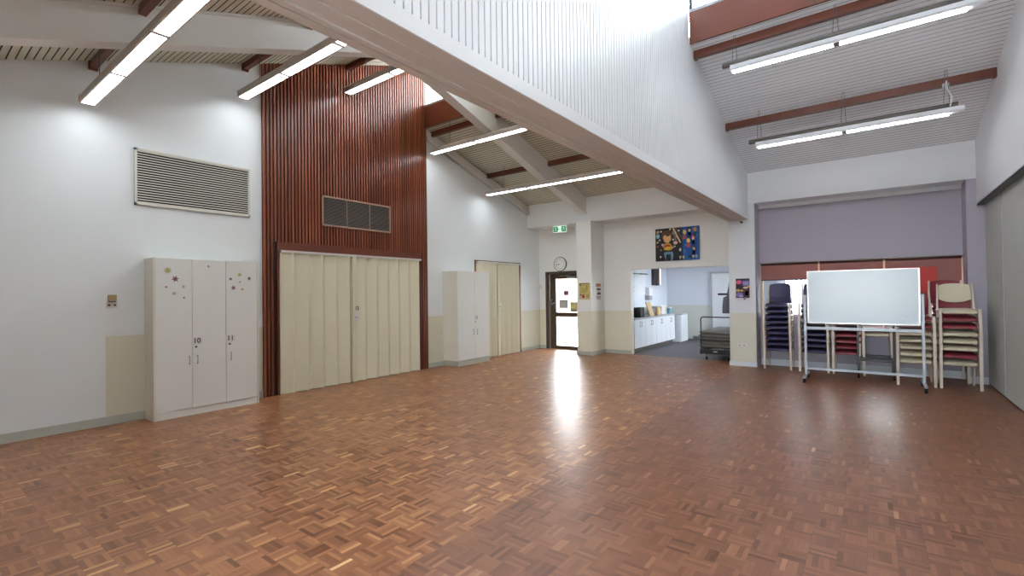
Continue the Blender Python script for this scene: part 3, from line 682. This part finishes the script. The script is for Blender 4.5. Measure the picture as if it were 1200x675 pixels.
for d, y, z, r, n, mt in ((0, 2.137, 1.835, .048, 8, GOLD), (0, 2.216, 1.73, .045, 6, PLUM), (0, 2.12, 1.63, .018, 6, SLATEST), (0, 2.305, 1.635, .026, 8, TAN), (0, 2.205, 1.55, .03, 8, TAN), (0, 2.31, 1.495, .016, 6, SLATEST),
                          (1, 2.59, 1.90, .018, 6, SLATEST), (2, 2.975, 1.80, .034, 8, GOLD), (2, 2.86, 1.74, .026, 6, SLATEST), (2, 2.98, 1.70, .015, 6, SLATEST), (2, 3.10, 1.75, .03, 6, PLUM), (2, 2.894, 1.62, .036, 7, PLUM), (2, 3.01, 1.60, .024, 8, TAN)):
    star(y, z, r, n, xf, mt, doors[d])
t = thing('tall_cabinet', (-7.04, 7.67, 0), 'white two-door cabinet in front of the far folding door', 'cabinet')
X1 = -6.84; b = MB(); b.box(XL+.001, X1, 7.165, 8.185, .11, 1.975); b.build('body', CABS, t, bevel=.002)
B(XL+.001, X1+.012, 7.17, 8.18, 0, .108).build('plinth', paint('grey_green_plinth', (178, 180, 168)), t)
for a, c, h in ((7.167, 7.686, 7.63), (7.69, 8.183, 7.745)):
    d = B(X1, X1+.02, a, c, .115, 1.973).build('door', CABW, t, bevel=.002)
    MB().tube([(X1+.02, h, .74), (X1+.045, h, .74), (X1+.045, h, .63), (X1+.02, h, .63)], .006, 6).build('handle', CHROME, d)
    if a > 7.5:
        B(X1+.02, X1+.022, 7.70, 7.79, .93, 1.04).build('number_label', PLATE, d); MB().tube([(X1+.02, 7.71, .90), (X1+.028, 7.71, .90)], .011, 10).build('lock', BLACK, d)
        text('13', .07, (X1+.023, 7.745, .985), (math.pi/2, 0, math.pi/2), NUM, d)

# ------------------------------------------------------------------ small fittings
t = thing('thermostat', (XL, 1.66, 1.46), 'beige thermostat box on the left wall beside the three-door cabinet', 'thermostat')
B(XL, XL+.045, 1.628, 1.705, 1.463, 1.54).build('cover', BEIGE, t, bevel=.004); B(XL, XL+.03, 1.63, 1.703, 1.456, 1.462).build('base', BLACK, t)
t = thing('wall_socket', (XL, 1.66, 1.38), 'white double socket plate just below the beige thermostat', 'socket')
B(XL, XL+.01, 1.612, 1.722, 1.383, 1.452).build('plate', PLATE, t, bevel=.003)
for yy in (1.64, 1.694): MB().tube([(XL+.01, yy, 1.418), (XL+.014, yy, 1.418)], .011, 12).build('socket_hole', BLACK, t)
t = thing('wall_socket', (XL, 7.06, .38), 'white socket low on the left wall between the timber panelling and the two-door cabinet', 'socket')
B(XL, XL+.012, 7.0, 7.125, .375, .45).build('plate', PLATE, t, bevel=.003); B(XL+.012, XL+.018, 7.02, 7.10, .385, .40).build('switch', PLATE, t)
t = thing('wall_socket', (-2.08, YH, .4), 'white double socket low on the right-hand column', 'socket')
B(-2.17, -1.99, YH-.012, YH, .385, .45).build('plate', PLATE, t, bevel=.003)
for xx in (-2.14, -2.06): B(xx, xx+.03, YH-.016, YH-.012, .40, .425).build('switch', paint('socket_grey', (168, 168, 168)), t)
t = thing('door_chime', (-7.18, YF, 1.74), 'small cream door chime on the far wall left of the exit door', 'chime')
B(-7.235, -7.17, YF-.03, YF, 1.62, 1.72).build('body', PLATE, t, bevel=.004)
t = thing('security_sensor', (-2.19, 10.27, 2.8), 'small black sensor hanging under the end of the beam by the column', 'sensor')
MB().tube([(-2.08, 10.29, 2.86), (-2.06, 10.24, 2.85)], .01, 8).build('bracket', DARK, t); MB().tube([(-2.06, 10.25, 2.85), (-2.03, 10.2, 2.83)], .018, 10).build('sensor_head', BLACK, t)
# clock
t = thing('wall_clock', (-6.58, YF, 2.06), 'round white wall clock with a black rim above the exit door', 'clock')
cx, cz, R = -6.58, 2.25, .19
def disc(r, y0, y1, n=40):
    return MB().hexa([(cx+r*math.cos(2*math.pi*i/n), y0, cz+r*math.sin(2*math.pi*i/n)) for i in range(n)], [(cx+r*math.cos(2*math.pi*i/n), y1, cz+r*math.sin(2*math.pi*i/n)) for i in range(n)])
disc(R, YF-.035, YF).build('rim', BLACK, t); fc = disc(R-.014, YF-.038, YF-.03).build('clock_face', paint('clock_white', (244, 244, 240), .4), t)
for i in range(1, 13):
    a = math.pi/2-i*math.pi/6
    text(str(i), .042, (cx+.13*math.cos(a), YF-.0385, cz+.13*math.sin(a)), (math.pi/2, 0, 0), BLACK, fc, 'numeral')
for L, w, a in ((.085, .012, math.radians(188)), (.125, .008, math.radians(191))):
    MB().bar((cx, YF-.042, cz), (cx+L*math.cos(a), YF-.042, cz+L*math.sin(a)), w, .002, (0, 0, 1)).build('clock_hand', BLACK, t)
# exit sign
t = thing('exit_sign', (-6.55, YF, 3.12), 'lit green and white exit sign under the header beam above the clock', 'sign')
B(-6.75, -6.35, YF-.06, YF, 3.115, 3.285).build('housing', PLATE, t)
fp = B(-6.745, -6.355, YF-.066, YF-.06, 3.12, 3.28).build('sign_face', emit('lit_white_sign', (235, 255, 245), .7), t)
GR = emit('lit_green', (0, 132, 78), .35); WH = MATS['lit_white_sign']
for x0 in (-6.735, -6.50):
    B(x0, x0+.135, YF-.069, YF-.066, 3.132, 3.268).build('green_panel', GR, fp)
def runner(cx, s, y):
    b = MB(); z = 3.2
    P = lambda a, c: (cx+a*s, y, z+c)
    for p in (((0, .035), (0, -.005)), ((0, -.005), (.03, -.03)), ((.03, -.03), (.02, -.055)), ((0, -.005), (-.02, -.03)), ((-.02, -.03), (-.045, -.035)), ((0, .03), (.03, .012)), ((0, .03), (-.03, .015))):
        b.bar(P(*p[0]), P(*p[1]), .0045, .002, (0, 0, 1) if abs(p[0][0]-p[1][0]) > .01 else (1, 0, 0))
    b.tube([(cx, y-.001, z+.046), (cx, y+.001, z+.046)], .007, 10); return b
runner(-6.665, 1, YF-.071).build('running_figure', WH, fp); runner(-6.43, -1, YF-.071).build('running_figure', WH, fp)
MB().box(-6.585, -6.515, YF-.069, YF-.066, 3.193, 3.207).hexa([(-6.585, YF-.069, 3.17), (-6.585, YF-.069, 3.23), (-6.602, YF-.069, 3.2)], [(-6.585, YF-.066, 3.17), (-6.585, YF-.066, 3.23), (-6.602, YF-.066, 3.2)]).build('arrow', GR, fp)

t.location = Vector(t.location) + Vector((.21, -.35, -.085))      # it hangs from the underside of the header beam

# ------------------------------------------------------------------ posters and the painting
class Flat:      # shapes in the plane y = const facing -y, layered forwards; one mesh
    def __init__(s, x0, x1, z0, z1, y, base):
        s.b = MB(); s.x0, s.x1, s.z0, s.z1, s.y = x0, x1, z0, z1, y; s.mats = []; s.k = 0
        s.b.box(x0, x1, y, y+.02, z0, z1, s.mi(base))
    def mi(s, c):
        mt = c if not isinstance(c, tuple) else paint('print_%d_%d_%d' % c, c, .5, bump=0, var=.1, scale=30)
        if mt not in s.mats: s.mats.append(mt)
        return s.mats.index(mt)
    def P(s, u, v): return s.x0+(s.x1-s.x0)*u, s.z1-(s.z1-s.z0)*v
    def poly(s, pts, c):
        s.k += 1; yy = s.y-.0006*(1+s.k % 6); q = [s.P(*p) for p in pts]
        s.b.hexa([(a, yy, z) for a, z in q], [(a, s.y+.001, z) for a, z in q], s.mi(c))
    def rect(s, u0, u1, v0, v1, c): s.poly([(u0, v0), (u1, v0), (u1, v1), (u0, v1)], c)
    def oval(s, u, v, ru, rv, c, n=12): s.poly([(u+ru*math.cos(2*math.pi*i/n), v+rv*math.sin(2*math.pi*i/n)) for i in range(n)], c)
# mural painting above the kitchen opening
p = Flat(-4.0, -3.02, 2.19, 2.935, YF-.025, (34, 30, 34))
p.rect(.64, 1, 0, 1, (24, 84, 160)); p.poly([(.64, 0), (.64, 1), (.56, 1), (.62, .5), (.60, 0)], (28, 48, 92))
p.poly([(.25, 1), (.20, .80), (.21, .73), (.40, .72), (.42, .80), (.40, 1), (.36, 1), (.36, .80), (.25, .80), (.24, 1)], (120, 160, 184))
p.oval(.27, .22, .13, .16, (92, 60, 48)); p.poly([(.18, .28), (.22, .20), (.30, .26), (.36, .20), (.37, .36), (.30, .46), (.22, .42)], (232, 180, 120)); p.oval(.28, .35, .06, .06, (176, 44, 44)); p.oval(.23, .27, .02, .02, (30, 24, 24)); p.oval(.32, .27, .02, .02, (30, 24, 24))
p.poly([(.20, .50), (.24, .46), (.34, .46), (.40, .56), (.38, .66), (.20, .66)], (214, 150, 44)); p.oval(.28, .56, .08, .05, (176, 44, 30)); p.oval(.30, .62, .09, .06, (228, 190, 60)); p.oval(.19, .52, .025, .06, (200, 160, 120)); p.oval(.39, .60, .03, .03, (232, 190, 140))
p.poly([(.40, .02), (.44, .0), (.60, .46), (.57, .48)], (214, 200, 170)); p.poly([(.46, .0), (.48, .0), (.66, .40), (.65, .42)], (120, 96, 70)); p.poly([(.40, .1), (.42, .1), (.50, .40), (.48, .42)], (170, 130, 90))
p.oval(.47, .46, .05, .05, (236, 200, 190)); p.oval(.58, .68, .03, .05, (236, 226, 210)); p.oval(.06, .10, .04, .05, (200, 160, 90)); p.oval(.06, .23, .045, .07, (150, 200, 214))
for u, v, c in ((.14, .09, (240, 220, 210)), (.35, .04, (236, 206, 90)), (.55, .10, (240, 240, 230)), (.10, .35, (240, 200, 200)), (.05, .42, (240, 220, 150)), (.42, .36, (244, 236, 226)), (.45, .57, (200, 210, 220)), (.12, .87, (240, 220, 210)), (.05, .55, (190, 80, 70)), (.13, .66, (200, 110, 60)), (.16, .50, (200, 200, 220)), (.50, .28, (230, 160, 150)), (.42, .17, (230, 190, 150))): p.oval(u, v, .022, .03, c, 8)
for u, v, hc, bc in ((.68, .16, (226, 196, 120), (190, 80, 70)), (.79, .09, (20, 24, 44), (24, 120, 150)), (.91, .10, (214, 160, 90), (60, 80, 60)), (.87, .34, (206, 60, 56), (230, 200, 160)), (.76, .42, (230, 210, 110), (200, 50, 60)), (.88, .64, (40, 40, 60), (180, 60, 60))):
    p.poly([(u-.035, v+.20), (u-.03, v+.08), (u+.03, v+.08), (u+.035, v+.20)], bc); p.oval(u, v, .04, .07, hc); p.oval(u, v+.03, .026, .045, (236, 196, 160))
for i in range(6): p.poly([(.55+i*.072, .87), (.60+i*.072, .87), (.59+i*.072, .96), (.565+i*.072, .96)], (240, 222, 150)); 
for i in range(6): p.oval(.575+i*.072, .935, .018, .03, (245, 245, 240), 8)
for u, v in ((.70, .55), (.68, .72), (.80, .75), (.95, .5), (.95, .28)): p.oval(u, v, .018, .03, (60, 150, 170), 8)
o = p.b.build('mural_painting', p.mats); tag(o, 'colourful mosaic-style painting, black left half and blue right half, above the kitchen opening', 'painting')
# gold poster on the left column
p = Flat(-5.645, -5.365, 1.325, 1.72, 10.17-.021, (198, 178, 112))
p.rect(0, 1, 0, .05, (110, 96, 60)); p.oval(.12, .12, .08, .05, (60, 60, 30)); p.rect(.30, .75, .15, .42, (176, 168, 90)); p.rect(.35, .68, .18, .30, (206, 190, 120)); p.rect(.70, .82, .12, .45, (160, 140, 70)); p.rect(.2, .75, .48, .51, (150, 130, 80)); p.rect(.2, .6, .56, .585, (160, 140, 90))
p.rect(.08, .62, .70, .92, (222, 180, 140)); p.rect(.28, .52, .70, .90, (140, 72, 34)); p.oval(.14, .72, .07, .05, (110, 64, 40)); p.rect(.72, .95, .68, .88, (160, 156, 90)); p.rect(.7, .76, .74, .88, (120, 90, 50)); p.rect(.06, .94, .94, .99, (220, 200, 170))
tag(p.b.build('poster', p.mats), 'gold and brown poster on the front of the left column', 'poster')
# leaflet holder on the side of the left column, facing +x
b = MB(); lm = [PLATE, paint('orange_print', (196, 130, 96)), BLACK, paint('grey_print2', (170, 172, 168))]
xs = -5.32; b.box(xs, xs+.015, 10.36, 10.62, 1.31, 1.70, 0)
for y0, y1, z0, z1, mm in ((10.37, 10.61, 1.63, 1.69, 1), (10.37, 10.61, 1.685, 1.70, 2), (10.41, 10.60, 1.55, 1.59, 2), (10.43, 10.60, 1.44, 1.48, 2), (10.46, 10.54, 1.48, 1.51, 3), (10.38, 10.60, 1.36, 1.40, 3), (10.40, 10.60, 1.325, 1.34, 3)): b.box(xs+.014, xs+.018, y0, y1, z0, z1, mm)
tag(b.build('notice', lm), 'narrow white notice with an orange top on the side of the left column', 'notice')
# framed poster on the right column
fr = Flat(-2.205, -1.905, 1.295, 1.745, YH-.024, (226, 226, 230))
fr.rect(.09, .92, .03, .88, (54, 48, 66)); fr.rect(.12, .92, .04, .09, (36, 40, 44)); fr.oval(.28, .19, .18, .09, (220, 90, 140)); fr.rect(.5, .93, .13, .34, (122, 110, 170)); fr.oval(.70, .24, .18, .09, (150, 140, 196)); fr.oval(.32, .42, .14, .13, (176, 120, 90)); fr.oval(.38, .36, .07, .06, (190, 40, 70))
fr.oval(.68, .43, .16, .05, (226, 190, 140)); fr.oval(.86, .38, .07, .04, (214, 170, 150)); fr.oval(.22, .55, .12, .06, (200, 170, 90)); fr.oval(.45, .56, .10, .05, (206, 150, 80)); fr.rect(.58, .90, .52, .84, (220, 66, 110)); fr.oval(.75, .68, .14, .12, (234, 96, 140)); fr.oval(.30, .74, .22, .10, (124, 110, 176)); fr.oval(.40, .80, .14, .05, (170, 150, 206)); fr.rect(.55, .66, .90, .96, (60, 50, 70))
tag(fr.b.build('framed_poster', fr.mats), 'pink and purple poster in a pale frame on the right-hand column', 'poster')

# ------------------------------------------------------------------ mobile whiteboard
yW = 9.25
t = thing('mobile_whiteboard', (-.17, yW, 0), 'mobile whiteboard on a pale metal stand in front of the stacked chairs', 'whiteboard')
tl = .0
bd = B(-.86, .545, yW-.008, yW+.012, .955, 1.79).build('board', WBOARD, t)
f = MB(); f.box(-.87, -.85, yW-.016, yW+.02, .945, 1.80); f.box(.535, .555, yW-.016, yW+.02, .945, 1.80); f.box(-.87, .555, yW-.016, yW+.02, 1.785, 1.80); f.box(-.87, .555, yW-.016, yW+.02, .945, .962); f.build('board_frame', SILVER, t)
mk = MB()
for k in range(9):
    a = .34+.02*k; mk.bar((a, yW-.0085, 1.08+.03*math.sin(k*1.7)), (a+.015, yW-.0085, 1.10+.03*math.cos(k*2.3)), .004, .001, (0, 0, 1))
mk.build('pen_marks', paint('faint_ink', (170, 190, 214)), bd)
for xx in (-.905, .58):
    B(xx-.018, xx+.018, yW-.02, yW+.02, .09, 1.41).build('post', ALU, t, bevel=.003)
    ft = MB().box(xx-.02, xx+.02, yW-.33, yW+.36, .075, .105).build('foot', ALU, t, bevel=.003)
    for yy in (yW-.29, yW+.33):
        c = MB().tube([(xx, yy, .075), (xx, yy, .05)], .012).build('caster', BLACK, ft); MB().tube([(xx-.016, yy, .035), (xx+.016, yy, .035)], .034, 14).build('wheel', RUBBER, c)
for zz, hh in ((.865, .022), (.20, .018)):
    B(-.89, .565, yW-.014, yW+.014, zz-hh, zz+hh).build('crossbar', ALU, t)
b = MB()
for xx in (-.62, -.2, .12, .26): b.box(xx-.006, xx+.006, yW-.01, yW+.01, .885, .947)
b.build('board_clips', ALU, t); B(-.86, .54, yW+.012, yW+.05, .92, .935).build('pen_tray', DARK, t)

# ------------------------------------------------------------------ stacking chairs
def pad(x0, x1, y0, y1, z, th, n=7, m=7, dome=.008, name=''):
    """rounded seat cushion"""
    b = MB(); top = []; bot = []
    for j in range(m+1):
        for i in range(n+1):
            u = i/n; v = j/m; sx = 2*u-1; sy = 2*v-1
            x = x0+(x1-x0)*u; y = y0+(y1-y0)*v; e = (1-sx**6)*(1-sy**6)
            zz = z+dome*e - (.03*(1-v)**6)
            top.append((x, y, zz)); bot.append((x, y, z-th+(.006 if v > .1 else 0)))
    k = (n+1)*(m+1); fs = []
    for j in range(m):
        for i in range(n):
            a = j*(n+1)+i; fs.append((a, a+1, a+n+2, a+n+1)); fs.append((k+a, k+a+n+1, k+a+n+2, k+a+1))
    for i in range(n):
        fs.append((i, k+i, k+i+1, i+1)); a = m*(n+1)+i; fs.append((a, a+1, k+a+1, k+a))
    for j in range(m):
        a = j*(n+1); fs.append((a, a+n+1, k+a+n+1, k+a)); a += n; fs.append((a, k+a, k+a+n+1, a+n+1))
    b.add(top+bot, fs); return b
def make_chair(mat, label, group):
    t = thing('stacking_chair', (0, 0, 0), label, 'chair', group)
    pad(-.188, .188, -.215, .19, .412, .07).build('seat', mat, t, bevel=.012, smooth=True, local=True)
    b = MB(); n, m = 10, 8; fr_, bk = [], []
    for j in range(m+1):
        v = j/m
        for i in range(n+1):
            u = i/n; s = 2*u-1
            x = s*.186*(1-.06*v**4); zb = .50+.05*abs(s)**2.4; ztp = .795-.028*abs(s)**3
            z = zb+(ztp-zb)*v; y = .195+(z-.42)*.20+.022*(1-s*s)
            fr_.append((x, y, z)); bk.append((x, y+.022, z))
    k = (n+1)*(m+1); fs = []
    for j in range(m):
        for i in range(n):
            a = j*(n+1)+i; fs.append((a, a+1, a+n+2, a+n+1)); fs.append((k+a, k+a+n+1, k+a+n+2, k+a+1))
    for i in range(n): fs.append((i, k+i, k+i+1, i+1)); a = m*(n+1)+i; fs.append((a, a+1, k+a+1, k+a))
    for j in range(m): a = j*(n+1); fs.append((a, a+n+1, k+a+n+1, k+a)); a += n; fs.append((a, k+a, k+a+n+1, a+n+1))
    b.add(fr_+bk, fs); b.build('backrest', mat, t, bevel=.006, smooth=True, local=True)
    for s in (-1, 1):
        MB().bar((s*.214, -.205, .415), (s*.219, -.245, 0), .034, .018).build('leg', FRAMEP, t, local=True)
        MB().bar((s*.208, .17, .385), (s*.208, .27, 0), .026, .018).build('leg', FRAMEP, t, local=True)
        b = MB(); b.bar((s*.212, -.205, .400), (s*.210, .185, .392), .026, .022)
        b.bar((s*.208, .178, .385), (s*.206, .212, .52), .024, .02); b.bar((s*.206, .212, .52), (s*.196, .268, .785), .022, .018)
        b.build('side_frame', FRAMEP, t, local=True)
    MB().bar((-.2, .185, .36), (.2, .185, .36), .016, .02, (0, 0, 1)).build('cross_rail', FRAMEP, t, local=True)
    return t
PROTO = {}
ORD = ['lowest', 'second from the bottom', 'third from the bottom', 'fourth from the bottom', 'fifth from the bottom', 'fourth from the top', 'third from the top', 'second from the top', 'topmost']
COLN = {'N': ('navy', NAVY), 'M': ('maroon', MAROON), 'C': ('cream', CREAM)}
def ordn(i, n):
    if n == 2: return ['lower', 'upper'][i]
    if i == 0: return 'lowest'
    if i == n-1: return 'topmost'
    up_ = n-1-i; W_ = ['', 'second', 'third', 'fourth', 'fifth', 'sixth']
    return W_[i]+' from the bottom' if i <= up_ else W_[up_]+' from the top'
def chair(col, label, group, loc, rz):
    if col not in PROTO:
        t = make_chair(COLN[col][1], label, group); PROTO[col] = t
    else:
        src = PROTO[col]; t = src.copy(); C.objects.link(t)
        for ch in src.children:
            c = ch.copy(); c.parent = t; C.objects.link(c)
        tag(t, label, 'chair', group)
    t.location = loc; t.rotation_euler = (0, 0, rz)
def stack(x, yfront, cols, pitch, where, rz=0, z0=0):
    for i, c in enumerate(cols):
        chair(c, '%s chair, %s in %s' % (COLN[c][0], ordn(i, len(cols)), where), 'chairs in '+where, (x, yfront+.245-.008*i, z0+pitch*i+.001), rz)
stack(-1.455, 10.19, 'NNNNNNNNN', .104, 'the navy stack beside the right-hand column')
stack(-.873, 10.19, 'NNNNNNNNN', .104, 'the navy stack behind the whiteboard\'s left post')
stack(-.36, 10.19, 'MMMMMMMM', .104, 'the maroon stack behind the whiteboard')
stack(.02, 10.22, 'CM', .104, 'the pair on the black trolley behind the whiteboard', 0, .335)
stack(.508, 9.55, 'CCCCCMM', .108, 'the stack half hidden by the whiteboard\'s right post')
stack(1.005, 9.56, 'CMCCCMMC', .11, 'the front stack at the right end', .02)
stack(.945, 10.17, 'CMCCMMMMM', .104, 'the rear stack in the right corner')
# black trolley under the short pair
t = thing('chair_trolley', (.02, 10.4, 0), 'black steel trolley holding the short pair of chairs behind the whiteboard', 'trolley')
b = MB()
for xx in (-.215, .255): b.box(xx-.014, xx+.014, 9.93, 9.96, .07, .90); b.box(xx-.014, xx+.014, 9.9, 10.6, .06, .09)
b.box(-.215, .255, 9.925, 9.965, .29, .33); b.box(-.215, .255, 10.1, 10.13, .29, .33); b.box(-.215, .255, 10.45, 10.6, .29, .33)
for xx in (-.215, .255): b.box(xx-.014, xx+.014, 9.93, 10.6, .29, .33); b.box(xx-.014, xx+.014, 10.57, 10.6, .07, .33)
b.build('frame', BLACK, t)
for xx in (-.215, .255):
    for yy in (9.94, 10.57): MB().tube([(xx-.014, yy, .03), (xx+.014, yy, .03)], .03, 14).build('wheel', RUBBER, t)
tag(B(.275, .333, 10.3, 10.7, .001, .88).build('brown_board', BROWNB, bevel=.003), 'brown board standing on edge between the black trolley and the cream chairs', 'board')
